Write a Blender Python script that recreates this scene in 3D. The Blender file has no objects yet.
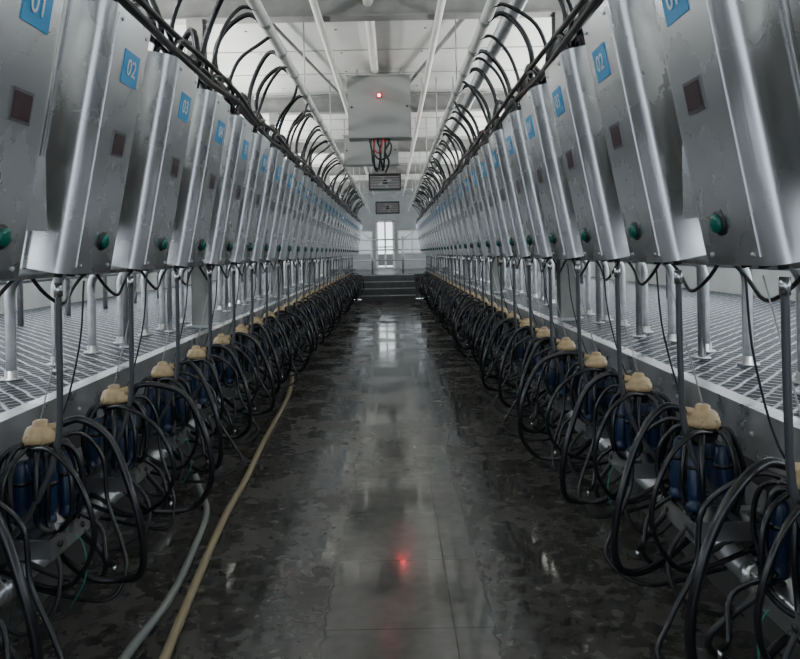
import bpy, math, random
from mathutils import Vector, Matrix
random.seed(7)
scene = bpy.context.scene
COL = scene.collection

# ------------------------------------------------------------------ materials
def new_mat(name, color=(.5,.5,.5), rough=.5, metal=0., emis=None, estr=0., spec=None):
    m = bpy.data.materials.new(name); m.use_nodes = True
    b = m.node_tree.nodes['Principled BSDF']
    b.inputs['Base Color'].default_value = (*color, 1)
    b.inputs['Roughness'].default_value = rough
    b.inputs['Metallic'].default_value = metal
    if spec is not None: b.inputs['Specular IOR Level'].default_value = spec
    if emis:
        b.inputs['Emission Color'].default_value = (*emis, 1)
        b.inputs['Emission Strength'].default_value = estr
    return m
def N(m, t): return m.node_tree.nodes.new(t)
def L(m, a, b): m.node_tree.links.new(a, b)
def mth(m, op, a, b=None, c=None):
    n = N(m, 'ShaderNodeMath'); n.operation = op
    for i, v in enumerate((a, b, c)):
        if v is None: continue
        if isinstance(v, (int, float)): n.inputs[i].default_value = v
        else: L(m, v, n.inputs[i])
    return n.outputs[0]
def ramp(m, src, p0, c0, p1, c1):
    r = N(m, 'ShaderNodeValToRGB'); e = r.color_ramp.elements
    e[0].position = p0; e[0].color = (*c0, 1); e[1].position = p1; e[1].color = (*c1, 1)
    L(m, src, r.inputs[0]); return r.outputs[0]
def noise(m, scale, detail=4, vec=None):
    n = N(m, 'ShaderNodeTexNoise'); n.inputs['Scale'].default_value = scale; n.inputs['Detail'].default_value = detail
    if vec is None:
        tc = N(m, 'ShaderNodeTexCoord'); vec = tc.outputs['Object']
    L(m, vec, n.inputs['Vector']); return n.outputs['Fac']
def vary(m, c0, c1, scale=8, r0=None, r1=None, bump=0, stretch=None):
    b = m.node_tree.nodes['Principled BSDF']
    tc = N(m, 'ShaderNodeTexCoord'); vec = tc.outputs['Object']
    if stretch:
        mp = N(m, 'ShaderNodeMapping'); mp.inputs['Scale'].default_value = stretch
        L(m, vec, mp.inputs['Vector']); vec = mp.outputs[0]
    f = noise(m, scale, 5, vec)
    L(m, ramp(m, f, .3, c0, .7, c1), b.inputs['Base Color'])
    if r0 is not None:
        L(m, ramp(m, f, .3, (r0,)*3, .7, (r1,)*3), b.inputs['Roughness'])
    if bump:
        bp = N(m, 'ShaderNodeBump'); bp.inputs['Strength'].default_value = bump; bp.inputs['Distance'].default_value = .01
        L(m, f, bp.inputs['Height']); L(m, bp.outputs[0], b.inputs['Normal'])
    return m

M_steel = vary(new_mat('brushed_stainless', rough=.3, metal=1), (.58,.585,.59), (.70,.705,.71), 5, .22, .32, 0, (1,1,.4))
M_steel2 = vary(new_mat('stainless_cover', rough=.35, metal=.95), (.64,.645,.65), (.71,.715,.72), 3, .24, .31)
M_galv = vary(new_mat('galvanized', metal=.75), (.38,.39,.40), (.56,.57,.57), 14, .30, .46)
M_rubber = new_mat('black_rubber', (.009,.009,.011), .26)
M_rubber2 = new_mat('black_hose_matte', (.013,.013,.015), .40)
M_rod = new_mat('dark_rod', (.07,.072,.078), .35, .4)
M_navy = new_mat('navy_teat_cup', (.008,.024,.066), .3)
M_cream = vary(new_mat('cream_plastic'), (.44,.31,.16), (.57,.43,.25), 30, .35, .5)
M_blue = new_mat('blue_label', (.03,.33,.66), .4)
M_white = new_mat('white_print', (.85,.88,.9), .5)
M_green = new_mat('green_button', (.0,.12,.09), .25)
M_dark = new_mat('dark_plastic', (.02,.02,.022), .4)
M_frame = new_mat('window_bezel', (.16,.16,.165), .4, .5)
M_disp = new_mat('display_glass', (.06,.045,.048), .12, emis=(.9,.25,.2), estr=.006)
M_red = new_mat('red_led', (.8,.02,.02), .4, emis=(1,.02,.04), estr=30)
M_red3 = new_mat('added_red_glow', (.8,.02,.02), .4, emis=(1,.01,.03), estr=60)
M_pipe = vary(new_mat('painted_pipe'), (.66,.65,.61), (.78,.77,.73), 6, .4, .55)
M_greybox = new_mat('grey_enclosure', (.29,.30,.29), .45)
M_beige = new_mat('beige_hose', (.34,.28,.17), .4)
M_greyh = new_mat('grey_hose', (.22,.24,.23), .4)
M_teal = new_mat('green_wire', (.0,.16,.10), .4)
M_string = new_mat('cord', (.5,.5,.48), .5)
M_beam = vary(new_mat('beam_paint'), (.16,.16,.155), (.25,.25,.24), 5, .5, .6)

# ------------------------------------------------------------------ mesh builder
class MB:
    def __init__(s): s.v=[]; s.f=[]; s.m=[]; s.sm=[]; s.mats=[]
    def mi(s, mat):
        if mat not in s.mats: s.mats.append(mat)
        return s.mats.index(mat)
    def add(s, vs, fs, mat, smooth=False):
        o=len(s.v); k=s.mi(mat); s.v += [tuple(v) for v in vs]
        for f in fs: s.f.append([o+i for i in f]); s.m.append(k); s.sm.append(smooth)
    def box(s, c, d, mat, M=None):
        x,y,z=[q/2 for q in d]
        vs=[Vector((i,j,k)) for i in(-x,x) for j in(-y,y) for k in(-z,z)]
        if M is not None: vs=[M@v for v in vs]
        vs=[v+Vector(c) for v in vs]
        s.add(vs,[(0,1,3,2),(4,6,7,5),(0,4,5,1),(2,3,7,6),(0,2,6,4),(1,5,7,3)],mat)
    def tube(s, pts, r, mat, seg=8, sub=5, smooth=True, r_end=None):
        P=[Vector(p) for p in pts]
        if sub>1 and len(P)>2:
            Q=[]; E=[P[0]*2-P[1]]+P+[P[-1]*2-P[-2]]
            for i in range(1,len(E)-2):
                a,b,c,d=E[i-1:i+3]
                for k in range(sub):
                    t=k/sub
                    Q.append(.5*((2*b)+(c-a)*t+(2*a-5*b+4*c-d)*t*t+(3*b-a-3*c+d)*t**3))
            Q.append(P[-1]); P=Q
        n=len(P); T=(P[1]-P[0]).normalized()
        up=Vector((0,0,1)) if abs(T.z)<.9 else Vector((0,1,0))
        nr=T.cross(up).normalized(); vs=[]
        for i,p in enumerate(P):
            t=(P[min(i+1,n-1)]-P[max(i-1,0)]).normalized()
            nr=(nr-t*nr.dot(t)).normalized(); bn=t.cross(nr)
            rr=r if r_end is None else r+(r_end-r)*i/(n-1)
            for k in range(seg):
                a=2*math.pi*k/seg; vs.append(p+nr*math.cos(a)*rr+bn*math.sin(a)*rr)
        fs=[(i*seg+k,i*seg+(k+1)%seg,(i+1)*seg+(k+1)%seg,(i+1)*seg+k) for i in range(n-1) for k in range(seg)]
        fs+=[tuple(range(seg))[::-1],tuple((n-1)*seg+k for k in range(seg))]
        s.add(vs,fs,mat,smooth)
    def lathe(s, c, prof, mat, seg=16, ax=(0,0,1)):
        A=Vector(ax).normalized(); u=A.orthogonal().normalized(); w=A.cross(u); vs=[]
        for r,h in prof:
            for k in range(seg):
                a=2*math.pi*k/seg; vs.append(Vector(c)+A*h+(u*math.cos(a)+w*math.sin(a))*r)
        n=len(prof)
        fs=[(i*seg+k,i*seg+(k+1)%seg,(i+1)*seg+(k+1)%seg,(i+1)*seg+k) for i in range(n-1) for k in range(seg)]
        fs+=[tuple(range(seg))[::-1],tuple((n-1)*seg+k for k in range(seg))]
        s.add(vs,fs,mat,True)
    def prism(s, prof, z0, z1, mat, T):
        n=len(prof); vs=[T(x,y,z0) for x,y in prof]+[T(x,y,z1) for x,y in prof]
        s.add(vs,[(i,(i+1)%n,n+(i+1)%n,n+i) for i in range(n)],mat,True)
        s.add(vs,[tuple(range(n))[::-1],tuple(range(n,2*n))],mat,False)
    def mesh(s, name, mirror=False):
        me=bpy.data.meshes.new(name)
        vs=[(-x,y,z) for x,y,z in s.v] if mirror else s.v
        fs=[f[::-1] for f in s.f] if mirror else s.f
        me.from_pydata(vs,[],fs)
        for m in s.mats: me.materials.append(m)
        me.polygons.foreach_set('material_index',s.m); me.polygons.foreach_set('use_smooth',s.sm)
        me.update(); return me
def obj(name, me, loc=(0,0,0), parent=None):
    o=bpy.data.objects.new(name,me); COL.objects.link(o); o.location=loc
    if parent: o.parent=parent
    return o

EYE=1.5; CX=.08; PIT=1.48; PLAT=.84; NST=31; FAR=22.6; END=30.; CEIL=4.0; OUT=4.8; BACK=-4.
BEAMS=(2.2,6.6,11,15.4,19.8,24.2)

# ------------------------------------------------------------------ floor
M_floor=new_mat('wet_concrete',rough=.2)
m=M_floor; b=m.node_tree.nodes['Principled BSDF']
tc=N(m,'ShaderNodeTexCoord'); sx=N(m,'ShaderNodeSeparateXYZ'); L(m,tc.outputs['Object'],sx.inputs[0])
X,Y=sx.outputs[0],sx.outputs[1]
n1=noise(m,2.2,6); n2=noise(m,14,8); n3=noise(m,60,3); n4=noise(m,1.3,8)
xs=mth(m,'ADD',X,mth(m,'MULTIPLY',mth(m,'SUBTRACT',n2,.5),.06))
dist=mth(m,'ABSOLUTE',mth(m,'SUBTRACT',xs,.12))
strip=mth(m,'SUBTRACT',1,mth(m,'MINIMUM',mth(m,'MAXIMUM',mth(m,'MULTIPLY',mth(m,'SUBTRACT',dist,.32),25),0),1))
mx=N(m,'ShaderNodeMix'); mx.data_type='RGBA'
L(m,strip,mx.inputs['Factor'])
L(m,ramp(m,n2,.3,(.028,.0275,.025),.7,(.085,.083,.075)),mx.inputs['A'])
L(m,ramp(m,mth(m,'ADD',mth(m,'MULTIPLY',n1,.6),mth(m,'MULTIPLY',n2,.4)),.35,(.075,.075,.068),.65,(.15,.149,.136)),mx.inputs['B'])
jy=mth(m,'LESS_THAN',mth(m,'ABSOLUTE',mth(m,'SUBTRACT',mth(m,'FRACT',mth(m,'MULTIPLY',Y,1/.62)),.5)),.006)
jx=mth(m,'LESS_THAN',mth(m,'ABSOLUTE',mth(m,'SUBTRACT',X,.30)),.003)
je=mth(m,'LESS_THAN',mth(m,'ABSOLUTE',mth(m,'SUBTRACT',dist,.34)),.007)
jj=mth(m,'MAXIMUM',mth(m,'MULTIPLY',mth(m,'MAXIMUM',jy,jx),strip),je)
mx2=N(m,'ShaderNodeMix'); mx2.data_type='RGBA'; L(m,mth(m,'MINIMUM',mth(m,'MULTIPLY',mth(m,'MULTIPLY',jj,n1),1.1),1),mx2.inputs['Factor'])
L(m,mx.outputs['Result'],mx2.inputs['A']); mx2.inputs['B'].default_value=(.008,.008,.008,1)
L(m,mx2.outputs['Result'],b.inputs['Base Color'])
ra=ramp(m,mth(m,'ADD',mth(m,'MULTIPLY',n1,.6),mth(m,'MULTIPLY',n2,.4)),.45,(.05,)*3,.58,(.40,)*3)
rb=ramp(m,n4,.42,(.04,)*3,.60,(.22,)*3)
mr=N(m,'ShaderNodeMix'); mr.data_type='RGBA'; L(m,strip,mr.inputs['Factor']); L(m,ra,mr.inputs['A']); L(m,rb,mr.inputs['B'])
L(m,mr.outputs['Result'],b.inputs['Roughness'])
b.inputs['Specular IOR Level'].default_value=.7
bp=N(m,'ShaderNodeBump'); bp.inputs['Strength'].default_value=.18; bp.inputs['Distance'].default_value=.002
L(m,mth(m,'ADD',mth(m,'MULTIPLY',n2,.6),mth(m,'MULTIPLY',n3,.3)),bp.inputs['Height']); L(m,bp.outputs[0],b.inputs['Normal'])
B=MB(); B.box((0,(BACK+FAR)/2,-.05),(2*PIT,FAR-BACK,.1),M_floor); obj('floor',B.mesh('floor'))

# ------------------------------------------------------------------ platforms w/ diamond rubber mat
M_mat=new_mat('diamond_tread',rough=.3)
m=M_mat; b=m.node_tree.nodes['Principled BSDF']
tc=N(m,'ShaderNodeTexCoord'); sx=N(m,'ShaderNodeSeparateXYZ'); L(m,tc.outputs['Object'],sx.inputs[0])
nn=mth(m,'MULTIPLY',mth(m,'SUBTRACT',noise(m,6,3),.5),.5)
u=mth(m,'MULTIPLY',sx.outputs[0],1/.10); v=mth(m,'MULTIPLY',sx.outputs[1],1/.12)
a1=mth(m,'ABSOLUTE',mth(m,'SUBTRACT',mth(m,'FRACT',mth(m,'ADD',mth(m,'ADD',u,v),nn)),.5))
a2=mth(m,'ABSOLUTE',mth(m,'SUBTRACT',mth(m,'FRACT',mth(m,'ADD',mth(m,'SUBTRACT',u,v),nn)),.5))
lo=mth(m,'MINIMUM',a1,a2)
line=mth(m,'SUBTRACT',1,mth(m,'MULTIPLY',lo,6)); line=mth(m,'MAXIMUM',line,0)
L(m,ramp(m,line,.25,(.010,.011,.013),.6,(.14,.16,.18)),b.inputs['Base Color'])
L(m,ramp(m,line,.1,(.5,)*3,.6,(.30,)*3),b.inputs['Roughness']); L(m,ramp(m,line,.2,(0,)*3,.5,(.6,)*3),b.inputs['Metallic'])
L(m,ramp(m,line,.2,(.06,)*3,.5,(.5,)*3),b.inputs['Specular IOR Level'])
bp=N(m,'ShaderNodeBump'); bp.inputs['Strength'].default_value=1; bp.inputs['Distance'].default_value=.014
L(m,line,bp.inputs['Height']); L(m,bp.outputs[0],b.inputs['Normal'])
M_wall=vary(new_mat('dark_pit_wall'),(.035,.035,.035),(.08,.079,.075),4,.2,.5,.2)
M_curb=vary(new_mat('wet_steel_curb',metal=.7),(.34,.35,.36),(.54,.55,.56),6,.22,.42)
for s,nm in((-1,'left'),(1,'right')):
    B=MB(); w=OUT-PIT-.01
    B.box((s*(PIT+w/2),(BACK+END)/2,PLAT-.02),(w,END-BACK-.02,.04),M_mat)
    B.box((s*(PIT+w/2),(BACK+END)/2,(PLAT-.04)/2),(w,END-BACK-.02,PLAT-.04),M_wall)
    obj('platform',B.mesh('platform'))
    B=MB()
    B.box((s*(PIT-.012),(BACK+FAR)/2,PLAT-.07),(.02,FAR-BACK,.2),M_curb)
    B.box((s*(PIT+.02),(BACK+FAR)/2,PLAT+.025),(.085,FAR-BACK,.012),M_curb)
    for k in range(38):
        B.lathe((s*(PIT-.024),BACK+.4+.7*k,PLAT-.07),[(.014,0),(.014,.006),(.008,.01)],M_galv,8,(-s,0,0))
    obj('trim_%d'%(1 if s<0 else 2),B.mesh('curb'))
    B=MB()
    B.tube([(s*(PIT-.07),BACK,.27),(s*(PIT-.07),FAR-1.3,.27)],.05,M_galv,14,1)
    for k in range(13):
        B.box((s*(PIT-.035),-1+1.8*k,.27),(.065,.04,.13),M_galv)
        B.tube([(s*(PIT-.07),-1+1.8*k-.02,.27),(s*(PIT-.07),-1+1.8*k+.02,.27)],.06,M_steel,14,1)
    B.tube([(s*(PIT-.05),BACK,.47),(s*(PIT-.05),FAR-1.3,.47)],.025,M_dark,10,1)
    obj('milk_pipeline',B.mesh('milk_pipeline'))
B=MB(); B.box((0,(FAR+.2+END)/2,(PLAT)/2-.02),(2*PIT-.02,END-FAR-.25,PLAT-.04),M_wall); obj('floor.001',B.mesh('end_floor'))

M_step=vary(new_mat('step_dark'),(.06,.062,.065),(.12,.12,.12),4,.3,.5)
B=MB()
for i in range(4):
    h=.2*(i+1)
    B.box((-.05,FAR-1.05+.3*i,h/2),(1.66,.3,h),M_step)
    B.box((-.05,FAR-1.05+.3*i-.155,h-.012),(1.66,.02,.022),M_galv)
obj('pit_steps',B.mesh('pit_steps'))

# ------------------------------------------------------------------ shell
M_ceil=vary(new_mat('ceiling_panel'),(.45,.455,.43),(.57,.575,.545),1.5,.45,.6)
M_seam=new_mat('ceiling_seam',(.34,.34,.32),.5)
B=MB(); B.box((0,(BACK+END)/2,CEIL+.05),(2*OUT,END-BACK,.1),M_ceil)
y=BACK+.5
while y<END:
    B.box((0,y,CEIL-.005),(2*OUT,.014,.012),M_seam); y+=1.1
for k in range(-4,5):
    for q in range(30): B.lathe((k*1.0+.5,.6+q*.9,CEIL-.002),[(.016,0),(.016,-.006),(.008,-.010)],M_beam,8)
obj('ceiling',B.mesh('ceiling'))
M_conc=vary(new_mat('wall_panel'),(.38,.39,.39),(.50,.51,.50),2,.5,.7)
M_win=new_mat('daylight_pane',(.8,.85,.9),.3,emis=(.84,.93,1),estr=4.4)
M_winE=new_mat('daylight_pane_end',(.8,.85,.9),.3,emis=(.90,.96,1),estr=2.0)
M_winF=new_mat('frosted_pane_end',(.5,.54,.58),.3,emis=(.9,.96,1),estr=.35)
wi=1
for s,nm in((-1,'left'),(1,'right')):
    B=MB(); ln=END-BACK; my=(BACK+END)/2
    B.box((s*(OUT+.05),my,.6),(.1,ln,1.2),M_conc); B.box((s*(OUT+.05),my,(2.5+CEIL)/2),(.1,ln,CEIL-2.5),M_conc)
    obj('wall_'+nm,B.mesh('wall'))
    B=MB(); B.box((s*(OUT+.06),my,1.85),(.02,ln,1.3),M_win)
    y=BACK
    while y<=END:
        B.box((s*(OUT+.04),y,1.85),(.07,.12,1.29),M_beam); y+=1.0
    B.box((s*(OUT+.04),my,1.85),(.06,ln,.05),M_beam); B.box((s*(OUT+.04),my,1.4),(.06,ln,.05),M_beam)
    obj('window_%d'%wi,B.mesh('window')); wi+=1
B=MB(); B.box((0,END+.05,CEIL/2),(2*OUT,.1,CEIL),M_conc); obj('wall_end',B.mesh('wall_end'))
B=MB()
B.box((-.2,END-.02,1.85),(.62,.02,1.9),M_winE)
for x in(-.56,.16): B.box((x,END-.05,1.85),(.09,.08,2.05),M_pipe)
B.box((-.2,END-.05,2.85),(.8,.08,.1),M_pipe); B.box((-.2,END-.05,1.75),(.7,.06,.06),M_pipe); B.box((-.2,END-.05,1.85),(.08,.06,2.),M_pipe)
B.box((-.2,END-.05,1.2),(.62,.05,.5),M_greybox)
obj('door_1',B.mesh('door'))
for x in(-1.35,.95):
    B=MB(); B.box((x,END-.02,1.95),(1.2,.02,.95),M_winF)
    for q in(-.6,0,.6): B.box((x+q,END-.04,1.95),(.05,.05,.95),M_pipe)
    for q in(-.48,.48): B.box((x,END-.04,1.95+q),(1.25,.05,.05),M_pipe)
    obj('window_%d'%wi,B.mesh('window')); wi+=1
B=MB()
for z in(1.25,1.6,1.95): B.tube([(-1.40,FAR+1.2,z),(1.40,FAR+1.2,z)],.025,M_galv,8,1)
for x in(-1.40,-.6,.45,1.40): B.tube([(x,FAR+1.2,PLAT-.04),(x,FAR+1.2,2.05)],.035,M_galv,8,1)
B.tube([(-.6,FAR+1.2,1.95),(-1.38,FAR+1.2,2.5)],.02,M_pipe,8,1); B.tube([(.45,FAR+1.2,1.95),(1.3,FAR+1.2,2.5)],.02,M_pipe,8,1)
obj('end_gate',B.mesh('end_gate'))

# ------------------------------------------------------------------ roof steel + columns
for i,y in enumerate(BEAMS):
    B=MB(); z=CEIL-.16
    B.box((0,y,z+.12),(2*OUT,.16,.014),M_beam); B.box((0,y,z-.12),(2*OUT,.16,.014),M_beam); B.box((0,y,z),(2*OUT,.012,.24),M_beam)
    obj('roof_beam',B.mesh('roof_beam'))
    for s in(-1,1):
        B=MB(); x=s*1.72
        B.box((x,y,(PLAT+z-.13)/2+.01),(.012,.15,z-.15-PLAT),M_beam)
        for q in(-.075,.075): B.box((x,y+q,(PLAT+z-.13)/2+.01),(.15,.012,z-.15-PLAT),M_beam)
        B.box((x,y,PLAT+.011),(.26,.26,.02),M_galv)
        for zz in(1.72,2.25): B.box((s*1.56,y,zz),(.30,.05,.05),M_beam)
        obj('support_column',B.mesh('support_column'))
for s in(-1,1):
    B=MB()
    for zz in(1.72,2.25): B.box((s*(1.44 if zz<2 else 1.36),(BACK+FAR)/2,zz),(.05,FAR-BACK,.05),M_galv)
    B.box((s*1.52,(BACK+FAR)/2,2.0),(.02,FAR-BACK,.75),M_beam)
    obj('box_mounting_rail',B.mesh('rail'))
for s in(-1,1):
    B=MB(); B.tube([(s*.76,BACK,EYE+1.6),(s*.76,27,EYE+1.6)],.040,M_pipe,12,1)
    for k in range(9):
        y=1+3*k; B.tube([(s*.76,y,EYE+1.6),(s*.76,y,CEIL-.01)],.008,M_galv,6,1); B.tube([(s*.76,y-.02,EYE+1.6),(s*.76,y+.02,EYE+1.6)],.047,M_galv,12,1)
    obj('overhead_pipe',B.mesh('overhead_pipe'))
    B=MB(); B.tube([(s*.56,BACK,EYE+2.2),(s*.56,27,EYE+2.2)],.036,M_pipe,10,1)
    for k in range(9):
        y=1+3*k; B.tube([(s*.56,y,EYE+2.2),(s*.56,y,CEIL-.01)],.008,M_galv,6,1)
    obj('overhead_conduit',B.mesh('overhead_conduit'))
B=MB(); B.tube([(1.0,BACK,EYE+1.75),(1.0,27,EYE+1.75)],.06,M_galv,12,1)
for k in range(9): B.tube([(1.0,1+3*k,EYE+1.75),(1.0,1+3*k,CEIL-.01)],.01,M_galv,6,1)
obj('vacuum_line',B.mesh('vacuum_line'))

# ------------------------------------------------------------------ ceiling boxes
M_red2=new_mat('red_gland',(.4,.02,.02),.4)
def ceil_box(y,xc,w,h,zb,name,led):
    B=MB(); d=.3; RR=random.Random(3)
    B.box((xc,y,zb+h/2),(w,d,h),M_greybox)
    B.box((xc,y-d/2-.006,zb+h/2),(w-.03,.012,h-.03),M_greybox)
    B.box((xc,y-d/2-.005,zb+h+.01),(w+.04,.04,.02),M_greybox)
    for q in(-1,1):
        B.tube([(xc+q*w*.35,y,zb+h),(xc+q*w*.35,y,CEIL-.005)],.012,M_galv,6,1)
        B.lathe((xc+q*(w/2-.05),y-d/2-.012,zb+h/2),[(.015,0),(.015,.01)],M_dark,8,(0,-1,0))
    if led:
        B.lathe((xc-.0,y-d/2-.012,zb+h*.68),[(.035,0),(.032,.02)],M_dark,12,(0,-1,0))
        B.lathe((xc-.0,y-d/2-.03,zb+h*.68),[(.022,0),(.02,.02),(.01,.026)],M_red,12,(0,-1,0))
        for k in range(6):
            x=xc-.13+.05*k; j=lambda a:RR.uniform(-a,a)
            B.tube([(x,y-.05,zb+.01),(x,y-.05,zb-.06),(x+.012*(2.5-k)+j(.03),y-.03,zb-.17),(xc+.04*(k-2.5)+j(.02),y+.02,zb-.30-abs(j(.12))),(xc+.02*(k-2.5)+j(.03),y+.15,zb-.36-abs(j(.1)))],.014,M_rubber2,6,4)
            B.lathe((x,y-.05,zb-.05),[(.02,0),(.02,.05)],M_red2 if k in(1,4) else M_dark,8)
        B.tube([(xc-.06,y-.08,zb+.01),(xc-.09,y-.10,zb-.12),(xc-.03,y-.10,zb-.20),(xc+.02,y-.1,zb-.12),(xc+.03,y-.08,zb+.01)],.009,M_red2,6,5)
        B.tube([(xc+.08,y-.08,zb+.01),(xc+.15,y-.10,zb-.10),(xc+.11,y-.10,zb-.24),(xc-.02,y-.1,zb-.28),(xc-.12,y-.08,zb-.14),(xc-.12,y-.08,zb+.01)],.012,M_rubber2,6,5)
    else:
        bx=xc+.42; B.tube([(bx,y-.1,zb+h),(bx,y-.1,zb+h+.28)],.012,M_galv,8,1)  # stalk and red glow added behind the cabinet for the red floor smear
        B.lathe((bx,y-.1,zb+h+.28),[(.03,0),(.03,.04),(.02,.06),(.005,.065)],M_red3,12)
    return obj(name,B.mesh(name))
ceil_box(9.5,-.05,.84,.82,EYE+1.54,'ceiling_control_cabinet',True)
ceil_box(12.4,-.25,.95,.5,EYE+1.55,'ceiling_junction_box',False)
def fan(y,x,z):
    B=MB()
    B.box((x,y,z+.17),(.72,.3,.03),M_dark); B.box((x,y,z-.17),(.72,.3,.03),M_dark)
    for q in(-.35,.35): B.box((x+q,y,z),(.03,.3,.34),M_dark)
    B.box((x,y+.12,z),(.7,.02,.32),M_greybox)
    for k in range(5): B.box((x,y-.14,z-.12+.06*k),(.68,.012,.012),M_galv)
    B.lathe((x,y+.05,z),[(.06,0),(.06,.12),(.03,.15)],M_dark,12,(0,-1,0))
    for k in range(4):
        a=k*math.pi/2+.4; B.box((x+.09*math.cos(a),y,z+.09*math.sin(a)),(.13,.01,.05),M_galv,Matrix.Rotation(-a,3,'Y'))
    for q in(-.3,.3): B.tube([(x+q,y,z+.18),(x+q,y,CEIL-.005)],.012,M_galv,6,1)
    obj('ceiling_fan_heater',B.mesh('fan'))
fan(15.9,-.05,EYE+1.60); fan(21.5,-.03,EYE+1.38)
B=MB(); B.tube([(-.1,5.6,CEIL-.02),(-.1,5.9,CEIL-.12),(-.1,8.6,CEIL-.12),(-.1,9.4,CEIL-.05)],.05,M_pipe,10,4); obj('ceiling_duct_pipe',B.mesh('duct'))
B=MB()
B.tube([(.95,6.7,CEIL-.1),(.2,10.9,CEIL-.1)],.025,M_beam,8,1); B.tube([(-1.2,6.7,CEIL-.1),(-.6,10.9,CEIL-.1)],.02,M_beam,8,1)
obj('roof_brace',B.mesh('roof_brace'))

# ------------------------------------------------------------------ milking control boxes
TL=.188; ct,st=math.cos(TL),math.sin(TL)
def TT(x,y,z): return Vector((x*ct+z*st,y,z*ct-x*st))
def rprof(x0,x1,w,rf,rb):
    P=[]; h=w/2
    def arc(cx,cy,r,a0,n=7):
        for i in range(n+1):
            a=a0+i*math.pi/2/n; P.append((cx+r*math.cos(a),cy+r*math.sin(a)))
    arc(x1-rf,h-rf,rf,0); arc(x0+rb,h-rb,rb,math.pi/2,2); arc(x0+rb,-h+rb,rb,math.pi,2); arc(x1-rf,-h+rf,rf,-math.pi/2)
    return P
BH=.98
def build_box():
    B=MB()
    B.prism(rprof(-.30,-.14,.395,.01,.012),.012,BH-.02,M_steel,TT)
    B.prism(rprof(-.15,0,.43,.055,.004),0,BH,M_steel2,TT)
    B.prism(rprof(-.165,-.148,.45,.004,.004),-.004,BH+.004,M_steel,TT)
    R=Matrix(((ct,0,st),(0,1,0),(-st,0,ct)))
    def fb(y,z,w,h,t,mat): B.box(TT(t/2,y,z),(t,w,h),mat,R)
    fb(0,BH/2,.30,BH-.05,.004,M_steel2)
    fb(.02,.79,.15,.125,.007,M_blue)
    fb(.02,.50,.11,.095,.008,M_frame); fb(.02,.50,.09,.075,.011,M_disp)
    n=TT(1,0,0)
    B.lathe(TT(.004,.03,.125),[(.037,0),(.037,.006),(.030,.009)],M_dark,18,n)
    B.lathe(TT(.008,.03,.125),[(.028,0),(.028,.012),(.022,.018),(.008,.020)],M_green,18,n)
    for yy in(-.12,.12):
        for zz in(.03,BH-.04): B.lathe(TT(.004,yy,zz),[(.008,0),(.008,.004),(.004,.006)],M_galv,8,n)
    for yy in(-.1,0,.1):
        B.lathe(TT(-.08,yy,-.025),[(.016,0),(.016,.03)],M_dark,10,TT(0,0,1))
    for zz in(.3,.82): B.box(TT(-.33,0,zz),(.09,.12,.04),M_galv,R)
    return B
def add_number(par,side,n):
    cu=bpy.data.curves.new('number','FONT'); cu.body='%02d'%n; cu.size=.088; cu.align_x='CENTER'; cu.align_y='CENTER'
    cu.extrude=.001; cu.materials.append(M_white)
    o=bpy.data.objects.new('number_print',cu); COL.objects.link(o); o.parent=par
    p=TT(.0095,.02,.79)
    if side<0: X_,Y_=Vector((0,1,0)),Vector((st,0,ct))
    else: X_,Y_=Vector((0,-1,0)),Vector((-st,0,ct)); p.x=-p.x
    Z_=X_.cross(Y_); Mx=Matrix((X_,Y_,Z_)).transposed().to_4x4(); Mx.translation=p
    o.matrix_local=Mx
BB=build_box(); meL=BB.mesh('control_box_L'); meR=BB.mesh('control_box_R',True)
BX=1.06; BZ=EYE-.055
Y0={-1:1.96,1:2.0}
for s in(-1,1):
    for n in range(-1,NST):
        o=obj('milking_control_box',meL if s<0 else meR,(s*BX,Y0[s]+.7*n,BZ))
        if n<14: add_number(o,s,n+1)
for s in(-1,1):
    B=MB(); y=Y0[s]+.33
    B.box((s*1.14,y,EYE+.22),(.10,.12,.24),M_greybox); B.box((s*1.085,y,EYE+.22),(.012,.13,.25),M_steel2)
    B.box((s*1.3,y,EYE+.25),(.3,.03,.04),M_galv)
    obj('wall_junction_box',B.mesh('jb'))

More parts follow.
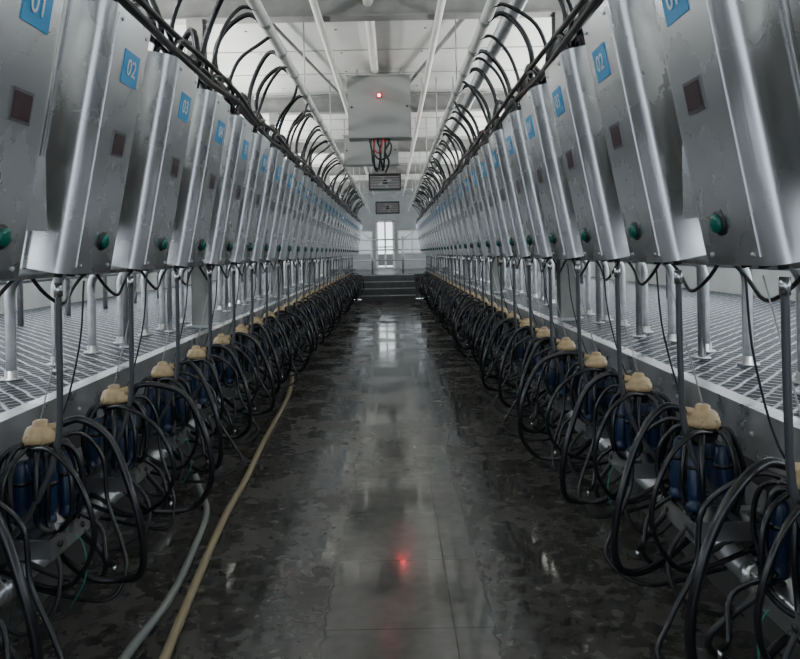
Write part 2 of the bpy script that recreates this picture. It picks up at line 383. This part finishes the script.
# ------------------------------------------------------------------ milking clusters
def build_cluster(seed):
    R=random.Random(seed); B=MB(); J=lambda a:R.uniform(-a,a)
    B.lathe((0,0,-.045),[(.035,-.045),(.050,-.03),(.056,0),(.056,.012)],M_dark,18)
    B.lathe((0,0,-.030),[(.056,0),(.062,.005),(.063,.018),(.060,.026),(.056,.030),(.054,.046),(.047,.056),(.032,.062),(.027,.064),(.027,.076),(.020,.081),(.004,.082)],M_cream,20)
    for k in range(6):
        a=k*math.pi/3; B.lathe((.058*math.cos(a),.058*math.sin(a),-.03),[(.007,0),(.007,.030),(.004,.033)],M_cream,8)
    B.tube([(.03,0,.020),(.072,0,.030)],.0155,M_cream,10,1)
    cups=[(.060,.068),(.060,-.068),(-.05,.062),(-.05,-.062)]
    for cx,cy in cups:
        cx+=J(.012); cy+=J(.014); tx,ty=J(.14)+cx*.9,J(.14)+cy*.9
        B.lathe((cx,cy,-.09),[(.017,0),(.022,-.01),(.026,-.03),(.031,-.05),(.033,-.17),(.029,-.19),(.024,-.20),(.03,-.205),(.034,-.225),(.026,-.235)],M_navy,12,(-tx,-ty,1))
        B.lathe((cx,cy,-.09),[(.0335,-.07),(.0335,-.085)],M_rubber,12,(-tx,-ty,1))
        d=math.atan2(cy,cx)
        for off,rad,r in((-.40,.140,.0105),(.36,.160,.0085),(.0,.125,.0100)):
            a=d+off+J(.18); ca,sa=math.cos(a),math.sin(a); q=rad+J(.028)
            B.tube([(.04*ca,.04*sa,-.050),(.085*ca,.085*sa,-.042+J(.010)),(q*.92*ca,q*.92*sa,-.095+J(.012)),(q*1.08*ca,q*1.08*sa,-.20),(q*.95*ca,q*.95*sa,-.30),(cx*1.2+.02*ca,cy*1.2+.02*sa,-.35+J(.02)),(cx,cy,-.31)],r,M_rubber,8,5)
    B.box((-.015,0,-.345),(.20,.30,.006),M_steel)
    B.box((.105,0,-.380),(.006,.31,.080),M_steel)
    for q in(-.15,.15): B.box((-.005,q,-.377),(.22,.006,.068),M_steel)
    B.lathe((.108,.09,-.38),[(.012,0),(.012,.006)],M_dark,8,(1,0,0)); B.lathe((.108,-.09,-.38),[(.012,0),(.012,.006)],M_dark,8,(1,0,0))
    B.box((-.14,0,-.36),(.11,.05,.025),M_galv); B.box((-.195,0,-.34),(.01,.14,.16),M_galv)
    k=R.uniform(.80,1.12); yy=J(.10); zz=J(.05)
    B.tube([(.06,0,.026),(.15,yy*.3,.046),(.27*k,yy,-.02+zz*.4),(.36*k,yy-.03,-.17+zz),(.405*k,yy-.03,-.35+zz),(.385*k,yy,-.50+zz),(.29*k,yy+.04,-.59),(.14,.06,-.57),(-.02,.10,-.47),(-.17,.12,-.40)],.0145,M_rubber,10,6)
    k=R.uniform(.75,1.2)
    B.tube([(-.02,-.05,-.05),(.10,-.13,-.03),(.22*k,-.17,-.12),(.28*k,-.17,-.30),(.23*k,-.15,-.45),(.1,-.12,-.53),(-.17,-.08,-.46)],.010,M_rubber,8,6)
    k=R.uniform(.7,1.25)
    B.tube([(-.01,.06,-.05),(.08,.15,-.04),(.19*k,.19,-.15),(.22*k,.18,-.33),(.30*k,.15,-.48),(.34*k,.1,-.58),(.2,.05,-.66),(-.1,.05,-.6)],.0085,M_rubber,8,6)
    k=R.uniform(.8,1.2)
    B.tube([(.05,.07,-.33),(.14*k,.13,-.45),(.2*k,.16,-.56),(.12,.17,-.64),(-.02,.14,-.6),(-.17,.1,-.5)],.012,M_rubber2,8,5)
    k=R.uniform(.7,1.2)
    B.tube([(.05,-.07,-.33),(.16*k,-.11,-.47),(.15*k,-.16,-.60),(.0,-.18,-.66),(-.17,-.16,-.52)],.009,M_rubber2,8,5)
    B.tube([(.08,.05,-.3),(.17,.09+J(.05),-.40),(.21,.1+J(.05),-.50),(.225,.1,-.545)],.009,M_rubber,8,4)
    B.tube([(.225,.1,-.545),(.228,.1,-.575)],.008,M_steel,8,1)
    if seed%2: B.tube([(.02,.02,-.33),(.12,.05,-.42),(.15,.02,-.55),(.10,-.01,-.66)],.003,M_teal,6,5)
    top=.57
    B.tube([(.125,-.10,top),(.123,-.10,.2),(.11,-.10,-.02),(.05,-.12,-.2),(-.05,-.13,-.34),(-.18,-.12,-.38)],.0115,M_rod,10,5)
    B.tube([(.125,-.10,top),(.125,-.10,top-.05)],.015,M_steel,10,1)
    B.tube([(.13,.0,top),(.0,0,.05)],.0028,M_string,6,1)
    B.tube([(.13,.1,top),(.10,.11,.3),(.0,.13,.0),(-.17,.13,-.1)],.004,M_rubber2,6,5)
    return B
vars_=[]
for k in range(10):
    b_=build_cluster(k+3); vars_.append((b_.mesh('clusterL%d'%k),b_.mesh('clusterR%d'%k,True)))
for s in(-1,1):
    for n in range(-1,NST-2):
        k=(n*7+(3 if s>0 else 0)+7)%10
        obj('milking_cluster',vars_[k][0 if s<0 else 1],(s*1.258,Y0[s]+.7*n-.02,EYE-.655))

# ------------------------------------------------------------------ overhead hoses
for s in(-1,1):
    B=MB(); R=random.Random(5+s); J=lambda a:R.uniform(-a,a)
    ys=Y0[s]
    for j,(x,z,r) in enumerate(((.96,1.02,.020),(1.00,1.06,.018),(.94,1.08,.015),(1.04,1.02,.018))):
        pts=[]
        for n in range(-3,NST*1+2):
            pts.append((s*(x+J(.012)),ys+.7*n,EYE+z+(.015*math.sin(n*1.9+j)+J(.015))))
        B.tube(pts,r,M_rubber2,8,3)
    for n in range(-1,NST):
        y=ys+.7*n; jx=J(.05)
        for dy,q,r in((J(.08),J(.06),.018),(.26+J(.10),-.09+J(.08),.013)):
            w_=J(.10)
            B.tube([(s*.76,y+dy+.05,EYE+1.57),(s*(.86+q*.3),y+dy+.06+w_*.3,EYE+1.60+q),(s*(1.0+jx+q*.4),y+dy+.08+w_,EYE+1.47+q),(s*(1.07+jx+q*.3),y+dy+.09+w_,EYE+1.27+q),(s*(1.03),y+dy*.6+.09,EYE+1.05),(s*.99,y+dy*.3+.08,EYE+.95),(s*1.0,y+dy*.3+.08,EYE+.90)],r,M_rubber,8,5)
        B.tube([(s*1.02,y-.10,EYE+.91),(s*.99,y-.10+J(.04),EYE+1.08),(s*(1.08+jx),y-.04+J(.08),EYE+1.22+J(.08)),(s*1.2,y+.05,EYE+1.12+J(.05)),(s*1.25,y+.1,EYE+.95)],.019,M_rubber,8,5)
        B.tube([(s*.98,y+.0,EYE+.91),(s*.95,y+.05,EYE+1.05),(s*.94,y+.25,EYE+1.10)],.013,M_rubber,6,5)
        B.tube([(s*1.06,y-.15,EYE+.90),(s*1.08,y-.15,EYE+1.05),(s*1.03,y+.1,EYE+1.17+J(.06)),(s*1.06,y+.38,EYE+1.08),(s*1.12,y+.5,EYE+.97)],.014,M_rubber,6,5)
        B.tube([(s*.76,y+.02,EYE+1.6),(s*.76,y+.08,EYE+1.6)],.046,M_galv,10,1)
    obj('overhead_hose_bundle',B.mesh('hoses'))

# ------------------------------------------------------------------ stall rails
def stall_rail():
    B=MB()
    B.tube([(0,0,0),(0,0,.35),(0,0,.47),(.025,0,.54),(.09,0,.585),(.2,0,.6),(.42,0,.6)],.028,M_galv,10,5)
    B.lathe((0,0,0),[(.06,0),(.06,.008),(.035,.012),(.035,.05)],M_galv,12)
    return B
SB=stall_rail(); sl,sr=SB.mesh('stall_L'),SB.mesh('stall_R',True)
def stall_post():
    B=MB(); B.tube([(0,0,0),(0,0,1.3)],.022,M_galv,10,1); B.lathe((0,0,0),[(.05,0),(.05,.008),(.03,.012)],M_galv,12); return B
SP=stall_post().mesh('stall_post')
for s in(-1,1):
    tys=[]
    for k in range(40):
        y=2.3+.525*k
        for by in BEAMS:
            if abs(y-by)<.16: y=by+(.17 if y>=by else -.17)
        tys.append(y)
        obj('stall_divider_tube',sl if s<0 else sr,(s*2.04,y,PLAT))
    for k in range(1,39,2):
        y=(tys[k]+tys[k+1])/2
        if min(abs(y-by) for by in BEAMS)>.13: obj('stall_post',SP,(s*1.9,y,PLAT))
    B=MB()
    B.tube([(s*1.585,BACK,PLAT+.6),(s*1.585,FAR,PLAT+.6)],.03,M_galv,10,1)
    for k in range(36):
        y=BACK+.7*k+.2; B.tube([(s*1.585,y,PLAT+.6),(s*1.56,y+.1,PLAT+.50),(s*1.57,y+.3,PLAT+.44),(s*1.6,y+.5,PLAT+.52),(s*1.585,y+.62,PLAT+.6)],.009,M_rubber2,8,4)
    obj('rump_rail',B.mesh('rump_rail'))
    B=MB()
    for z in(.45,.8,1.15): B.tube([(s*3.7,BACK,PLAT+z),(s*3.7,FAR,PLAT+z)],.028,M_galv,10,1)
    for k in range(26): B.tube([(s*3.7,BACK+.6+1.05*k,PLAT),(s*3.7,BACK+.6+1.05*k,PLAT+1.25)],.03,M_galv,8,1)
    obj('stall_front_railing',B.mesh('stall_front'))

# ------------------------------------------------------------------ hoses lying on the pit floor
def floor_hose(pts,r,mat,name,tail):
    B=MB(); P=[(x,y,r+.001) for x,y in pts]+tail
    B.tube(P,r,mat,10,7); obj(name,B.mesh(name))
floor_hose([(-.66,1.3),(-.73,1.9),(-.79,2.6),(-.85,3.3),(-.90,4.0),(-.92,4.67),(-.96,5.4),(-.99,6.2),(-1.03,7.2),(-1.12,8.2)],.020,M_beige,'beige_wash_hose',[(-1.22,8.8,.03),(-1.30,9.1,.12)])
floor_hose([(-.93,1.3),(-.96,2.0),(-.94,2.6),(-.915,3.04),(-.95,3.5),(-1.02,4.04)],.018,M_greyh,'grey_wash_hose',[(-1.16,4.4,.05),(-1.30,4.7,.12)])

# ------------------------------------------------------------------ lights
def area(name,loc,rot,sx_,sy_,pw,col):
    l=bpy.data.lights.new(name,'AREA'); l.shape='RECTANGLE'; l.size=sx_; l.size_y=sy_; l.energy=pw; l.color=col
    o=bpy.data.objects.new(name,l); COL.objects.link(o); o.location=loc; o.rotation_euler=rot; return o
for s in(-1,1):
    for k in range(4):  # unseen tube fixtures above the platforms, added as fill light
        y=3+6.2*k
        B=MB(); B.box((s*3.0,y,CEIL-.09),(.16,1.3,.05),M_pipe); B.tube([(s*3.0,y-.6,CEIL-.13),(s*3.0,y+.6,CEIL-.13)],.02,M_white,8,1)
        B.box((s*3.0,y,CEIL-.04),(.05,.8,.06),M_pipe)
        p=obj('added_fill_lamp',B.mesh('fill_lamp'))
        a=area('fill_light',(s*3.0,y,CEIL-.16),(0,0,0),.15,1.2,75,(.86,.94,1)); a.parent=p
    B=MB(); B.box((s*2.3,12,2.68),(.22,26,.03),M_pipe)  # trough and upward light added behind the box rows to brighten the ceiling
    for q in(-.11,.11): B.box((s*2.3+q,12,2.70),(.01,26,.06),M_pipe)
    for k in range(7): B.tube([(s*2.3,k*4.1,2.7),(s*2.3,k*4.1,CEIL-.01)],.008,M_galv,6,1)
    p=obj('added_fill_trough',B.mesh('ceiling_fill'))
    a=area('ceiling_fill',(s*2.3,12,2.74),(math.pi,0,0),.2,25.6,680,(1,.99,.96)); a.parent=p
w=bpy.data.worlds.new('World'); scene.world=w; w.use_nodes=True
w.node_tree.nodes['Background'].inputs[0].default_value=(.78,.88,1,1); w.node_tree.nodes['Background'].inputs[1].default_value=2.0

# ------------------------------------------------------------------ camera
cam=bpy.data.cameras.new('Camera'); co=bpy.data.objects.new('Camera',cam); COL.objects.link(co)
cam.sensor_width=36; cam.lens=31.5; cam.shift_x=.01; cam.shift_y=-.096; cam.clip_start=.05
co.location=(CX,0,EYE)
co.rotation_euler=(Matrix.Rotation(math.pi/2,3,'X')@Matrix.Rotation(-.020,3,'Z')).to_euler(); scene.camera=co
